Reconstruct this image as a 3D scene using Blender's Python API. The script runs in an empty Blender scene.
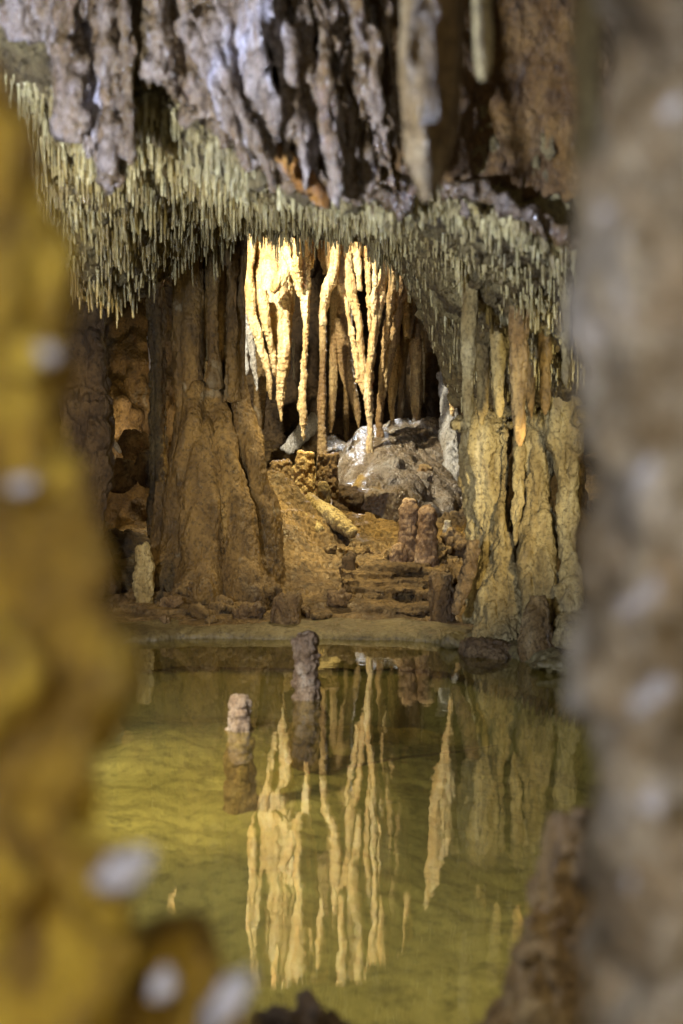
import bpy, bmesh, math, random
import numpy as np
from mathutils import Vector, Matrix, noise as mnoise

random.seed(7); rng = np.random.default_rng(7)
C = bpy.context.scene.collection
S = bpy.context.scene
R = math.radians

# ------------------------------------------------------------------ camera
CAM_H, F = 1.0, 1500.0                    # metres above the water, focal length in px
HOR = 420.0                               # horizon row
PITCH = math.atan((512 - HOR) / F)
cam = bpy.data.objects.new('camera', bpy.data.cameras.new('camera')); C.objects.link(cam)
cam.location = (0, 0, CAM_H); cam.rotation_euler = (R(90) - PITCH, 0, 0)
cam.data.sensor_fit = 'VERTICAL'; cam.data.sensor_height = 36; cam.data.sensor_width = 24
cam.data.lens = F / 1024 * 36
cam.data.clip_start = 0.05; cam.data.clip_end = 200
cam.data.dof.use_dof = True; cam.data.dof.focus_distance = 8.6; cam.data.dof.aperture_fstop = 2.9
S.camera = cam

# ------------------------------------------------------------------ world, exposure
w = bpy.data.worlds.new("World"); S.world = w; w.use_nodes = True
w.node_tree.nodes['Background'].inputs[0].default_value = (0.60, 0.50, 0.36, 1)
w.node_tree.nodes['Background'].inputs[1].default_value = 0.075
S.view_settings.view_transform = 'Standard'; S.view_settings.look = 'None'
S.view_settings.exposure = 0.27; S.view_settings.gamma = 1
S.cycles.use_denoising = True
S.cycles.caustics_reflective = False; S.cycles.caustics_refractive = False
S.cycles.sample_clamp_indirect = 4

def P(px, py, D):
    """the point seen at pixel (px, py) whose distance along the ground is D"""
    cp, sp = math.cos(PITCH), math.sin(PITCH)
    dx, du = (px - 341.5) / F, -(py - 512) / F
    fy, fz = cp + du * sp, -sp + du * cp
    t = D / fy
    return Vector((dx * t, D, CAM_H + fz * t))

# ------------------------------------------------------------------ lamps of the show cave, with unseen fill lights added
def aim(o, tgt): o.rotation_euler = (Vector(tgt) - o.location).to_track_quat('-Z', 'Y').to_euler()
def spot(name, loc, tgt, power, col, size=60, blend=.6, rad=.06):
    l = bpy.data.lights.new(name, 'SPOT'); l.energy = power; l.color = col; l.spot_size = R(size); l.spot_blend = blend
    l.shadow_soft_size = rad; o = bpy.data.objects.new(name, l); C.objects.link(o); o.location = loc; aim(o, tgt); return o
def area(name, loc, tgt, power, col, size=1.):
    l = bpy.data.lights.new(name, 'AREA'); l.energy = power; l.color = col; l.size = size
    o = bpy.data.objects.new(name, l); C.objects.link(o); o.location = loc; aim(o, tgt); return o
def point(name, loc, power, col, rad=.05):
    l = bpy.data.lights.new(name, 'POINT'); l.energy = power; l.color = col; l.shadow_soft_size = rad
    o = bpy.data.objects.new(name, l); C.objects.link(o); o.location = loc; return o
WARM = (1, .80, .50); AMB = (1, .70, .28); COOL = (.72, .78, 1.0)
spot('grotto_low_fill', (-1.0, 9.7, 1.45), (-.2, 11.5, 1.45), 45, (1, .84, .56), 80, .7, .04)  # unseen second light, added to lift the shadowed lower stalactites
spot('grotto_lamp', (-1.1, 9.9, 2.85), (.15, 11.5, 1.95), 600, (1, .90, .70), 100, .5, .04)
spot('grotto_down_lamp', (.0, 9.3, 3.0), (-.08, 9.2, .4), 620, (1, .78, .36), 58, .7, .05)
spot('mound_back_fill', (.45, 12.7, 2.5), (.25, 11.3, .75), 520, (.80, .88, 1), 56, .7, .08)  # unseen cool backlight, added for the sheen on the mound
spot('right_bank_lamp', (1.30, 4.3, 1.12), (.78, 6.9, .90), 115, (1, .86, .52), 46, 1, .05)
spot('left_bank_lamp', (-1.9, 5.2, 1.5), (-.8, 7.9, .6), 85, (1, .74, .38), 80, .8, .10)
spot('near_rock_fill', (.05, 1.3, 1.55), (.36, 2.05, .3), 48, (1, .85, .6), 60, .8, .06)  # unseen light, added to brighten the lower right rock
spot('bank_roof_lamp', (.05, 7.85, 2.08), (.15, 7.95, .1), 170, (1, .80, .45), 80, .8, .05)
spot('shore_graze_fill', (1.04, 5.35, .85), (-.5, 7.9, .45), 60, (1, .78, .38), 60, .8, .03)  # unseen grazing light, added to bring out ledge and column relief
spot('pool_lamp', (-1.4, 3.5, 1.5), (-.70, 4.95, -.3), 480, (1, .96, .80), 40, 1, .1)
spot('pool_fill', (-.05, 2.75, 1.95), (-.05, 3.4, 0), 75, (1, .90, .55), 78, 1, .15)  # unseen overhead light, added to brighten the pool broadly
area('ceiling_lamp', (-1.15, 2.3, 1.0), (-.15, 3.9, 1.75), 110, (.70, .78, 1.0), .12)
spot('straw_lamp', (-1.6, 3.6, 1.0), (-.6, 5.6, 1.6), 85, (1, .86, .52), 70, .8, .08)
area('camera_fill', (.5, -1.6, 2.0), (.1, 4, .9), 30, (1, .88, .68), 1.0)  # unseen broad fill, added behind the camera
area('near_left_lamp', (.45, .1, .55), (-.22, .8, .9), 3.2, AMB, .15)
area('near_right_lamp', (-.35, -.1, 1.25), (.22, .9, .9), 7.0, (.93, .93, 1.0), .10)
point('niche_lamp', (-1.30, 9.6, .95), 3.5, (1, .8, .6))

# ------------------------------------------------------------------ numpy noise
def _h(i, j, k, s):
    n = (i.astype(np.int64) * 374761393 + j.astype(np.int64) * 668265263 + k.astype(np.int64) * 2147483647 + s * 974634777) & 0xffffffff
    n = ((n ^ (n >> 13)) * 1274126177) & 0xffffffff
    n = ((n ^ (n >> 16)) * 2246822519) & 0xffffffff
    return ((n ^ (n >> 15)) & 0xffffff) / float(0xffffff)
def vnoise(p, s=0):
    f = np.floor(p); t = p - f; t = t * t * t * (t * (t * 6 - 15) + 10); i, j, k = f[:, 0], f[:, 1], f[:, 2]
    r = 0
    for a in (0, 1):
        for b in (0, 1):
            for c in (0, 1):
                r = r + _h(i + a, j + b, k + c, s) * (t[:, 0] if a else 1 - t[:, 0]) * (t[:, 1] if b else 1 - t[:, 1]) * (t[:, 2] if c else 1 - t[:, 2])
    return r * 2 - 1
def fbm(p, oct=5, s=0, gain=.5):
    a, r = 1., 0
    for o in range(oct): r = r + a * vnoise(p, s + o * 17); p = p * 2.03 + 11.3; a *= gain
    return r
def worley(p, s=0):
    f = np.floor(p); best = np.full(len(p), 9.)
    for a in (-1, 0, 1):
        for b in (-1, 0, 1):
            for c in (-1, 0, 1):
                i, j, k = f[:, 0] + a, f[:, 1] + b, f[:, 2] + c
                q = np.stack([i + _h(i, j, k, s), j + _h(i, j, k, s + 1), k + _h(i, j, k, s + 2)], 1)
                best = np.minimum(best, ((q - p) ** 2).sum(1))
    return np.sqrt(best)
def field(p, kind, scale, st, s):
    """kind of relief at points p; st stretches it vertically"""
    q = p * np.array([scale, scale, scale * st])
    if kind == 'fbm': return fbm(q, 5, s)
    if kind == 'lump': return 2.2 * np.abs(fbm(q, 2, s)) - .7
    if kind == 'flute': return -.8 + 2.8 * np.abs(vnoise(q + .35 * np.stack([vnoise(q * .9, s + 5)] * 3, 1), s))
    if kind == 'pop': return .7 - worley(q, s)
    if kind == 'pit': return -np.clip(.45 - worley(q, s), 0, 1) * 2
def relief(me, recipe):
    n = len(me.vertices)
    co = np.empty(n * 3); me.vertices.foreach_get('co', co); co = co.reshape(-1, 3)
    for layer in recipe:
        kind, amp, scale, st, s = layer[:5]
        me.update()
        no = np.empty(n * 3); me.vertex_normals.foreach_get('vector', no); no = no.reshape(-1, 3)
        co = co + no * (amp * field(co, kind, scale, st, s))[:, None]
        me.vertices.foreach_set('co', co.ravel())
    me.update()

# ------------------------------------------------------------------ materials
def mat_rock(name, cols, scale=6, stretch=.35, streak=.5, streak_col=(.08, .05, .02), bump=.02, bscale=60, rough=(.35, .8),
             spots=None, spec=.5, sss=0, pos=(.25, .45, .6, .78), flow=0.):
    m = bpy.data.materials.new(name); m.use_nodes = True; nt = m.node_tree; N = nt.nodes; L = nt.links
    b = N['Principled BSDF']
    tc = N.new('ShaderNodeTexCoord'); geo = N.new('ShaderNodeNewGeometry')
    def mapping(sc):
        mp = N.new('ShaderNodeMapping'); mp.inputs['Scale'].default_value = sc; L.new(geo.outputs['Position'], mp.inputs['Vector']); return mp
    def noise(sc, s, d=8, r=.6, dist=0.):
        t = N.new('ShaderNodeTexNoise'); t.inputs['Scale'].default_value = s; t.inputs['Detail'].default_value = d
        t.inputs['Roughness'].default_value = r; t.inputs['Distortion'].default_value = dist; L.new(mapping(sc).outputs[0], t.inputs['Vector']); return t
    n1 = noise((1, 1, stretch), scale, 9, .62, .4)
    r = N.new('ShaderNodeValToRGB'); cr = r.color_ramp
    while len(cr.elements) < len(cols): cr.elements.new(.5)
    for e, p_, c in zip(cr.elements, pos if len(cols) == 4 else np.linspace(.28, .74, len(cols)), cols): e.position = float(p_); e.color = (*c, 1)
    L.new(n1.outputs['Fac'], r.inputs['Fac']); col = r.outputs['Color']
    def mix(col, fac_out, c2, blend='MIX', lo=.5, hi=.7, mx=1.):
        mr = N.new('ShaderNodeMapRange'); mr.inputs[1].default_value = lo; mr.inputs[2].default_value = hi; mr.inputs[4].default_value = mx
        L.new(fac_out, mr.inputs[0]); x = N.new('ShaderNodeMix'); x.data_type = 'RGBA'; x.blend_type = blend
        L.new(mr.outputs[0], x.inputs['Factor']); L.new(col, x.inputs['A'])
        x.inputs['B'].default_value = (*c2, 1); return x.outputs['Result']
    n2 = noise((1, 1, .07), scale * 5, 6, .6, .2)                       # thin run-off streaks
    col = mix(col, n2.outputs['Fac'], streak_col, 'MIX', .52, .72, streak)
    n3 = noise((1, 1, 1), scale * 11, 5, .7)                            # grain and dirt
    col = mix(col, n3.outputs['Fac'], tuple(c * .4 for c in cols[0]), 'MIX', .50, .66, .7)
    n6 = noise((1, 1, .5), scale * 2.6, 7, .68, .8)                     # bare and mineral-stained patches
    col = mix(col, n6.outputs['Fac'], tuple(c * .6 for c in cols[0]), 'MIX', .54, .66, .55)
    if spots:
        n4 = noise((1, 1, .8), spots[1], 4, .55, .6)
        col = mix(col, n4.outputs['Fac'], spots[0], 'MIX', spots[2], spots[2] + .1, .85)
    n7 = noise((1, 1, .45), scale * .55, 5, .6, 1.2)
    col = mix(col, n7.outputs['Fac'], tuple(c * .9 for c in cols[0]), 'MIX', .50, .66, .5)
    L.new(col, b.inputs['Base Color'])
    mr = N.new('ShaderNodeMapRange'); mr.inputs[1].default_value = .35; mr.inputs[2].default_value = .65
    mr.inputs[3].default_value = rough[0]; mr.inputs[4].default_value = rough[1]
    n5 = noise((1, 1, .6), scale * 2.2, 5); L.new(n5.outputs['Fac'], mr.inputs[0]); L.new(mr.outputs[0], b.inputs['Roughness'])
    b.inputs['Specular IOR Level'].default_value = spec
    if sss:
        b.inputs['Subsurface Weight'].default_value = sss; b.inputs['Subsurface Radius'].default_value = (.03, .018, .008); b.inputs['Subsurface Scale'].default_value = 1
    # relief: crusty grain + crystal pits
    nb = noise((1, 1, .55), bscale, 8, .68); v = N.new('ShaderNodeTexVoronoi'); v.inputs['Scale'].default_value = bscale * 1.1
    L.new(mapping((1, 1, .7)).outputs[0], v.inputs['Vector'])
    nf = noise((1, 1, .12), bscale * .55, 5, .6, .3)
    a = N.new('ShaderNodeMath'); a.operation = 'MULTIPLY_ADD'; L.new(v.outputs['Distance'], a.inputs[0]); a.inputs[1].default_value = -.45; L.new(nb.outputs['Fac'], a.inputs[2])
    a2 = N.new('ShaderNodeMath'); a2.operation = 'MULTIPLY_ADD'; L.new(nf.outputs['Fac'], a2.inputs[0]); a2.inputs[1].default_value = flow; L.new(a.outputs[0], a2.inputs[2])
    bp = N.new('ShaderNodeBump'); bp.inputs['Strength'].default_value = 1; bp.inputs['Distance'].default_value = bump * 1.3
    L.new(a2.outputs[0], bp.inputs['Height']); L.new(bp.outputs[0], b.inputs['Normal'])
    return m
M = {}
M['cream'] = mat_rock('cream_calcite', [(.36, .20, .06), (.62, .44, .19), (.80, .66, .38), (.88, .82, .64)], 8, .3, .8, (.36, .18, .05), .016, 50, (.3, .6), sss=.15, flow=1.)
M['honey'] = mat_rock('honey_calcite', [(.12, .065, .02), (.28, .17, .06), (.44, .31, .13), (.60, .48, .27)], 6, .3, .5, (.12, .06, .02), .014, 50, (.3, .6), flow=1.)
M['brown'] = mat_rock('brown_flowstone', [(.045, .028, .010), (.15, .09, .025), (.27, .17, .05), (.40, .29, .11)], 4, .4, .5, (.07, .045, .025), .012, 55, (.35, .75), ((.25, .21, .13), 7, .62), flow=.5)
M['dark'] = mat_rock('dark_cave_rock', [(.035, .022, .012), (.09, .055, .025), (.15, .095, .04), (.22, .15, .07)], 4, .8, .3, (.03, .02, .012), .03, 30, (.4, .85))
M['khaki'] = mat_rock('khaki_flowstone', [(.13, .085, .025), (.33, .25, .10), (.50, .41, .20), (.66, .58, .36)], 6, .45, .45, (.24, .15, .05), .014, 60, (.45, .85), ((.27, .21, .11), 9, .60), flow=.4)
M['ceil'] = mat_rock('ceiling_rock', [(.05, .033, .012), (.17, .12, .045), (.31, .25, .11), (.46, .40, .22)], 5, .7, .3, (.08, .06, .03), .022, 70, (.4, .8), ((.07, .05, .03), 16, .60))
M['straw'] = mat_rock('straw_calcite', [(.10, .065, .02), (.30, .23, .08), (.52, .45, .21), (.80, .78, .56)], 9, .5, .3, (.22, .14, .05), .004, 90, (.22, .5), spec=.7)
M['mauve'] = mat_rock('mauve_wet_flowstone', [(.05, .028, .010), (.15, .095, .042), (.28, .23, .20), (.58, .58, .72)], 6, .3, .8, (.16, .09, .03), .012, 40, (.10, .35), spec=1, flow=1.)
M['pale'] = mat_rock('pale_wet_calcite', [(.30, .26, .18), (.46, .43, .37), (.60, .60, .58), (.70, .72, .74)], 7, .5, .3, (.25, .18, .08), .02, 50, (.2, .5), spec=.8, flow=.6)
M['tawny'] = mat_rock('dark_tawny_flowstone', [(.04, .02, .006), (.12, .06, .015), (.20, .11, .03), (.28, .19, .07)], 7, .6, .3, (.04, .02, .01), .02, 40, (.3, .7))
M['stump'] = mat_rock('pinkish_brown_calcite', [(.09, .05, .025), (.25, .155, .08), (.40, .28, .17), (.64, .53, .39)], 12, .8, .3, (.14, .07, .03), .014, 50, (.3, .6))
M['orange'] = mat_rock('orange_flowstone', [(.10, .035, .005), (.22, .09, .015), (.34, .16, .03), (.40, .24, .07)], 8, .6, .3, (.1, .04, .01), .01, 50, (.2, .5))
M['wetbrown'] = mat_rock('wet_mound_flowstone', [(.10, .07, .04), (.22, .16, .09), (.32, .27, .20), (.42, .40, .36)], 5, .5, .4, (.10, .07, .03), .02, 45, (.12, .45), ((.42, .26, .05), 3, .60), spec=.9, flow=.6)
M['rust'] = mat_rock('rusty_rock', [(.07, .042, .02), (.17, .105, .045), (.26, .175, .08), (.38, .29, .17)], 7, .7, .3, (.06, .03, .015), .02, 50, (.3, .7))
M['earth'] = mat_rock('earthy_cave_floor', [(.045, .027, .010), (.16, .10, .035), (.29, .19, .07), (.44, .33, .15)], 5, 1, .2, (.08, .05, .02), .03, 34, (.3, .8))
M['rim'] = mat_rock('grey_green_shore_crust', [(.07, .05, .02), (.15, .12, .05), (.22, .18, .08), (.32, .28, .16)], 4, 1, .2, (.14, .10, .05), .008, 40, (.25, .6))
M['silt'] = mat_rock('pale_green_silt', [(.27, .23, .10), (.36, .31, .15), (.42, .37, .19), (.52, .47, .28)], 1.6, 1, 0, (.1, .1, .05), .012, 12, (.8, .9))
M['amber'] = mat_rock('amber_near_rock', [(.06, .03, .006), (.34, .21, .02), (.66, .47, .05), (.85, .70, .20)], 15, .7, .1, (.2, .1, .02), .008, 60, (.3, .7), ((.14, .08, .02), 22, .60))
M['near'] = mat_rock('speckled_near_rock', [(.06, .042, .022), (.25, .19, .11), (.52, .46, .36), (.88, .88, .94)], 17, .7, .15, (.24, .15, .07), .008, 60, (.15, .5), ((.40, .31, .20), 15, .60), spec=.9)
M['wet'] = mat_rock('blue_white_calcite', [(.30, .28, .30), (.50, .50, .56), (.66, .68, .78), (.84, .86, .95)], 20, .8, .1, (.5, .5, .5), .004, 60, (.12, .3), spec=1)  # near-white tone, stands in for wet glints on the near rocks
M['crust'] = mat_rock('brown_crusty_rock', [(.08, .045, .015), (.24, .15, .055), (.38, .26, .11), (.56, .46, .27)], 9, .8, .2, (.08, .05, .02), .03, 45, (.3, .7))
# water
m = bpy.data.materials.new('still_green_water'); m.use_nodes = True; nt = m.node_tree; N = nt.nodes; L = nt.links
N.remove(N['Principled BSDF']); out = N['Material Output']
fr = N.new('ShaderNodeFresnel'); bk = N.new('ShaderNodeNewGeometry'); im = N.new('ShaderNodeMapRange'); L.new(bk.outputs['Backfacing'], im.inputs[0])
im.inputs[3].default_value = 1.38; im.inputs[4].default_value = 1 / 1.38; L.new(im.outputs[0], fr.inputs['IOR'])   # same reflectance from above and below
tr = N.new('ShaderNodeBsdfTransparent'); tr.inputs[0].default_value = (.80, .75, .44, 1)
turb = N.new('ShaderNodeBsdfDiffuse'); turb.inputs[0].default_value = (.30, .255, .10, 1); mt = N.new('ShaderNodeMixShader'); mt.inputs[0].default_value = .10
L.new(tr.outputs[0], mt.inputs[1]); L.new(turb.outputs[0], mt.inputs[2])
gl = N.new('ShaderNodeBsdfGlossy'); gl.inputs['Roughness'].default_value = .012; gl.inputs[0].default_value = (1, 1, .96, 1)
mx = N.new('ShaderNodeMixShader'); L.new(fr.outputs[0], mx.inputs[0]); L.new(mt.outputs[0], mx.inputs[1]); L.new(gl.outputs[0], mx.inputs[2]); L.new(mx.outputs[0], out.inputs[0])
geo = N.new('ShaderNodeNewGeometry'); n = N.new('ShaderNodeTexNoise'); n.inputs['Scale'].default_value = 5; n.inputs['Detail'].default_value = 3
L.new(geo.outputs['Position'], n.inputs['Vector']); bp = N.new('ShaderNodeBump'); bp.inputs['Distance'].default_value = .0012; bp.inputs['Strength'].default_value = .6
L.new(n.outputs['Fac'], bp.inputs['Height']); L.new(bp.outputs[0], gl.inputs['Normal'])
M['water'] = m

# ------------------------------------------------------------------ mesh helpers
def link(name, me, m, parent=None, loc=None):
    o = bpy.data.objects.new(name, me); C.objects.link(o)
    if m: me.materials.clear(); me.materials.append(m)
    if loc is not None:
        me.transform(Matrix.Translation(-Vector(loc))); o.location = loc
    if parent: 
        o.parent = parent; o.location = Vector(o.location) - Vector(parent.location)
    return o
def tag(o, label=None, cat=None, group=None, kind=None):
    for k, v in (('label', label), ('category', cat), ('group', group), ('kind', kind)):
        if v: o[k] = v
    return o
def smooth(me): me.polygons.foreach_set('use_smooth', [True] * len(me.polygons)); me.update()
def base_of(me):
    co = np.empty(len(me.vertices) * 3); me.vertices.foreach_get('co', co); co = co.reshape(-1, 3)
    c = (co.min(0) + co.max(0)) / 2; return Vector((c[0], c[1], co[:, 2].min()))
def catmull(pts, k):
    pts = np.array(pts, float); P0 = np.vstack([2 * pts[0] - pts[1], pts, 2 * pts[-1] - pts[-2]]); o = []
    for i in range(1, len(P0) - 2):
        for t in np.linspace(0, 1, k, endpoint=False):
            a, b_, c, d = P0[i - 1:i + 3]
            o.append(.5 * (2 * b_ + (c - a) * t + (2 * a - 5 * b_ + 4 * c - d) * t * t + (3 * b_ - a - 3 * c + d) * t ** 3))
    o.append(pts[-1]); return np.array(o)
def tube(bm, pts, n=14, k=5, sq=1., lobes=0):
    """pts: world (x, y, z, r); closed tapered tube; sq flattens it front to back"""
    c = catmull(pts, k); ring = []; ph = rng.random() * 6
    for i, q in enumerate(c):
        a = c[min(i + 1, len(c) - 1)][:3] - c[max(i - 1, 0)][:3]; a = Vector(a).normalized()
        ref = Vector((0, 1, 0)) if abs(a.y) < .9 else Vector((1, 0, 0))
        u = a.cross(ref).normalized(); v = a.cross(u).normalized(); r = max(q[3], .0015)
        ring.append([bm.verts.new(Vector(q[:3]) + (u * math.cos(t) + v * math.sin(t) * sq) * r * (1 + (.12 * math.cos(lobes * t + ph) if lobes else 0)))
                     for t in np.linspace(0, 2 * math.pi, n, endpoint=False)])
    for A, B in zip(ring, ring[1:]):
        for j in range(n): bm.faces.new((A[j], A[(j + 1) % n], B[(j + 1) % n], B[j]))
    bm.faces.new(list(reversed(ring[0]))); bm.faces.new(ring[-1])
def px_tube(bm, pts, **kw):
    """pts: (column, row, distance, radius in px)"""
    tube(bm, [(*P(a, b, d), r * d / F) for a, b, d, r in pts], **kw)
def ball(bm, c, r, sc=(1, 1, 1), sub=3, rot=0):
    bmesh.ops.create_icosphere(bm, subdivisions=sub, radius=1, matrix=Matrix.Translation(c) @ Matrix.Rotation(rot, 4, 'Z') @ Matrix.Diagonal((r * sc[0], r * sc[1], r * sc[2], 1)))
def fused(name, bm, m, vox, recipe, parent=None, iters=2, loc=None):
    """melts the overlapping pieces of bm into one skin and gives it relief"""
    bmesh.ops.recalc_face_normals(bm, faces=bm.faces)
    me = bpy.data.meshes.new(name); bm.to_mesh(me); bm.free()
    t = bpy.data.objects.new('tmp', me); C.objects.link(t)
    md = t.modifiers.new('r', 'REMESH'); md.mode = 'VOXEL'; md.voxel_size = vox; md.use_smooth_shade = True
    if iters: sm = t.modifiers.new('s', 'SMOOTH'); sm.factor = .5; sm.iterations = iters
    dg = bpy.context.evaluated_depsgraph_get(); res = bpy.data.meshes.new_from_object(t.evaluated_get(dg))
    bpy.data.objects.remove(t); bpy.data.meshes.remove(me); res.name = name
    relief(res, recipe); smooth(res)
    o = link(name, res, m, None, base_of(res) if loc is None else loc)
    if parent: o.parent = parent; o.location = Vector(o.location) - Vector(parent.location)
    return o
def grow(name, label, cat, tubes, m, vox, recipe, group=None, parent=None, balls=(), iters=2, split=None, **kw):
    bm = bmesh.new()
    for t in tubes: px_tube(bm, t, **kw)
    for b_ in balls: ball(bm, P(*b_[:3]), b_[3] * b_[2] / F, b_[4] if len(b_) > 4 else (1, 1, 1))
    if split:
        bm.free(); root = bpy.data.objects.new(name, None); C.objects.link(root); q = tubes[0]; b_ = min(q, key=lambda v: P(v[0], v[1], v[2]).z); root.location = P(b_[0], b_[1], b_[2]); root.empty_display_size = .1
        tag(root, label, cat, group); bpy.context.view_layer.update()
        for k, (pn, ids) in enumerate(split):
            bm = bmesh.new()
            for i in ids: px_tube(bm, tubes[i], **kw)
            fused(pn, bm, m, vox, recipe, root, iters)
        return root
    o = fused(name, bm, m, vox, recipe, parent, iters)
    return tag(o, label, cat, group)
def grid_mesh(name, V, m, thick=0, recipe=None, flip=False):
    """V: (rows, cols, 3) array of points -> sheet"""
    a, b_ = V.shape[:2]; idx = np.arange(a * b_).reshape(a, b_)
    q = np.stack([idx[:-1, :-1], idx[:-1, 1:], idx[1:, 1:], idx[1:, :-1]], -1).reshape(-1, 4)
    if flip: q = q[:, ::-1]
    me = bpy.data.meshes.new(name); me.from_pydata(V.reshape(-1, 3).tolist(), [], q.tolist()); me.update()
    if recipe: relief(me, recipe)
    smooth(me); o = link(name, me, m)
    if thick: md = o.modifiers.new('thickness', 'SOLIDIFY'); md.thickness = thick; md.offset = -1
    return o
def lerp(x, xs, ys): return np.interp(x, xs, ys)

FLOW = [('fbm', .02, 5, .4, 1), ('flute', .014, 14, .10, 2), ('lump', .006, 34, .6, 3)]
DRIP = [('flute', .012, 16, .10, 4), ('lump', .010, 18, .45, 5), ('fbm', .005, 50, .6, 6)]

# ================================================================== SETTING
def shore(X): return lerp(X, [-4, -2.5, -1.5, -1.0, -.5, .0, .27, .45, .6, .745, .92, 1.3, 4], [5.2, 5.9, 6.55, 6.78, 6.84, 6.84, 6.80, 6.68, 6.50, 6.22, 5.77, 5.2, 4.4])
def ground_z(X, Y):
    s = Y - shore(X)
    z = lerp(s, [-9, -3.5, -1.2, -.25, 0, .1, .35, .8, 1.6, 3, 4.5, 8], [-.7, -.7, -.65, -.5, -.12, .03, .045, .07, .15, .26, .36, .8])
    z = z + .36 * np.exp(-(((X + .46) / .36) ** 2 + ((Y - 9.0) / 1.2) ** 2)) * (s > 0)
    z = z + .12 * np.exp(-(((X + .95) / .5) ** 2 + ((Y - 8.4) / .8) ** 2)) * (s > 0)
    # near bank on the camera's side
    nb = lerp(Y + .25 * np.sin(X * 2.3), [-3, .7, 1.05, 1.5, 2.1, 2.6, 9], [.55, .50, .36, .12, -.12, -.5, -.6])
    return np.maximum(z, np.where(Y < 4, nb, -9))
ys = np.concatenate([np.arange(-2.5, 6, .05), np.arange(6, 10.5, .012), np.arange(10.5, 15.5, .05)]); xs = np.concatenate([np.arange(-4.5, -2, .06), np.arange(-2, 2, .012), np.arange(2, 4.5, .06)])
GX, GY = np.meshgrid(xs, ys); gp = np.stack([GX.ravel(), GY.ravel(), 0 * GX.ravel()], 1)
s_ = (GY - shore(GX)).ravel(); rough_ = np.clip((s_ - .22) / .4, 0, 1) + np.clip((2.4 - GY.ravel()) / 1, 0, 1)
dz = fbm(gp * 2.2, 5, 3) * .09 + (1 - np.abs(fbm(gp * np.array([7, 12, 1]), 4, 9))) * .035 + fbm(gp * 30, 3, 4) * .010
terr = ground_z(GX, GY).ravel(); terr = terr + dz * rough_
# terraces: thin crusted ledges round the far bank
tz = np.floor(terr / .045 + fbm(gp * 3, 2, 8) * .8) * .045
terr = np.where(s_ > .3, terr * .55 + tz * .45, terr)
GZ = terr.reshape(GX.shape)
tag(grid_mesh('ground', np.stack([GX, GY, GZ], -1), M['earth'], .0), kind='structure')

def gz(x, y):
    i = min(max(np.searchsorted(ys, y), 1), len(ys) - 1); j = min(max(np.searchsorted(xs, x), 1), len(xs) - 1); return float(GZ[i, j])
def snap(px, py, dmin=6.9, dmax=12.5):
    """distance at which the sight line through a pixel meets the ground"""
    for d in np.arange(dmin, dmax, .02):
        p = P(px, py, d)
        if p.z <= gz(p.x, p.y): return float(d)
    return dmax
# pool bed of pale silt
bx, by = np.meshgrid(np.linspace(-2.8, 2.2, 260), np.linspace(1.9, 7.0, 420)); bp_ = np.stack([bx.ravel(), by.ravel(), 0 * bx.ravel()], 1)
bz = (-.42 + .20 * np.exp(-(((bx + .70) / 1.0) ** 2 + ((by - 5.2) / 1.5) ** 2))).ravel() + fbm(bp_ * 1.6, 4, 5) * .04 + vnoise(bp_ * np.array([5, 16, 1]), 7) * .006 + fbm(bp_ * 14, 3, 12) * .006
sb = (by - shore(bx)).ravel(); bz = np.where(sb < -.015, np.maximum(bz, ground_z(bx, by).ravel() + .012), np.where(by.ravel() < 5, bz, -.4)); bz = np.where(sb >= -.015, -.5, bz)
tag(grid_mesh('pool_bed', np.stack([bx, by, bz.reshape(bx.shape)], -1), M['silt']), kind='structure')

# water
me = bpy.data.meshes.new('water'); me.from_pydata([(-4, 1.0, 0), (4, 1.0, 0), (4, 7.4, 0), (-4, 7.4, 0)], [], [(0, 1, 2, 3)])
tag(link('water', me, M['water']), kind='structure')

# smooth crusted rim along the far waterline
X = np.linspace(-2.6, 1.6, 500); prof = [(-.10, -.12), (-.05, -.02), (-.045, .008), (-.02, .030), (.05, .045), (.15, .052), (.26, .055), (.34, .03), (.36, -.05)]
pc = catmull(prof, 4); V = np.zeros((len(pc), len(X), 3)); wob = fbm(np.stack([X * 3, 0 * X, 0 * X], 1), 4, 2) * .035
for i, (a, b_) in enumerate(pc): V[i, :, 0] = X + .0; V[i, :, 1] = shore(X) + a + wob * (1 - a); V[i, :, 2] = b_ + fbm(np.stack([X * 6, 0 * X + a * 8, 0 * X], 1), 3, 6) * .006
tag(grid_mesh('shore_rim', V, M['rim'], recipe=[('fbm', .004, 14, 1, 3)]), kind='structure')

# cave walls: one continuous wall curving round the chamber
path = catmull([(-1.7, -1.5), (-1.7, 1), (-2.3, 4), (-2.9, 7), (-2.9, 9.5), (-2.5, 11.5), (-1.6, 13.4), (0, 14.2), (1.7, 13.4), (2.6, 11), (2.3, 8.5), (1.9, 6.5), (1.9, 4), (1.6, 1), (1.6, -1.5)], 40)
hz = np.linspace(-.7, 4.8, 200); V = np.zeros((len(hz), len(path), 3))
for i, h in enumerate(hz): V[i, :, :2] = path; V[i, :, 2] = h
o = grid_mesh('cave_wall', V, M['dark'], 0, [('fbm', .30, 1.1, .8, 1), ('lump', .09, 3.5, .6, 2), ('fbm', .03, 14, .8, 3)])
tag(o, kind='structure')

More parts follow.
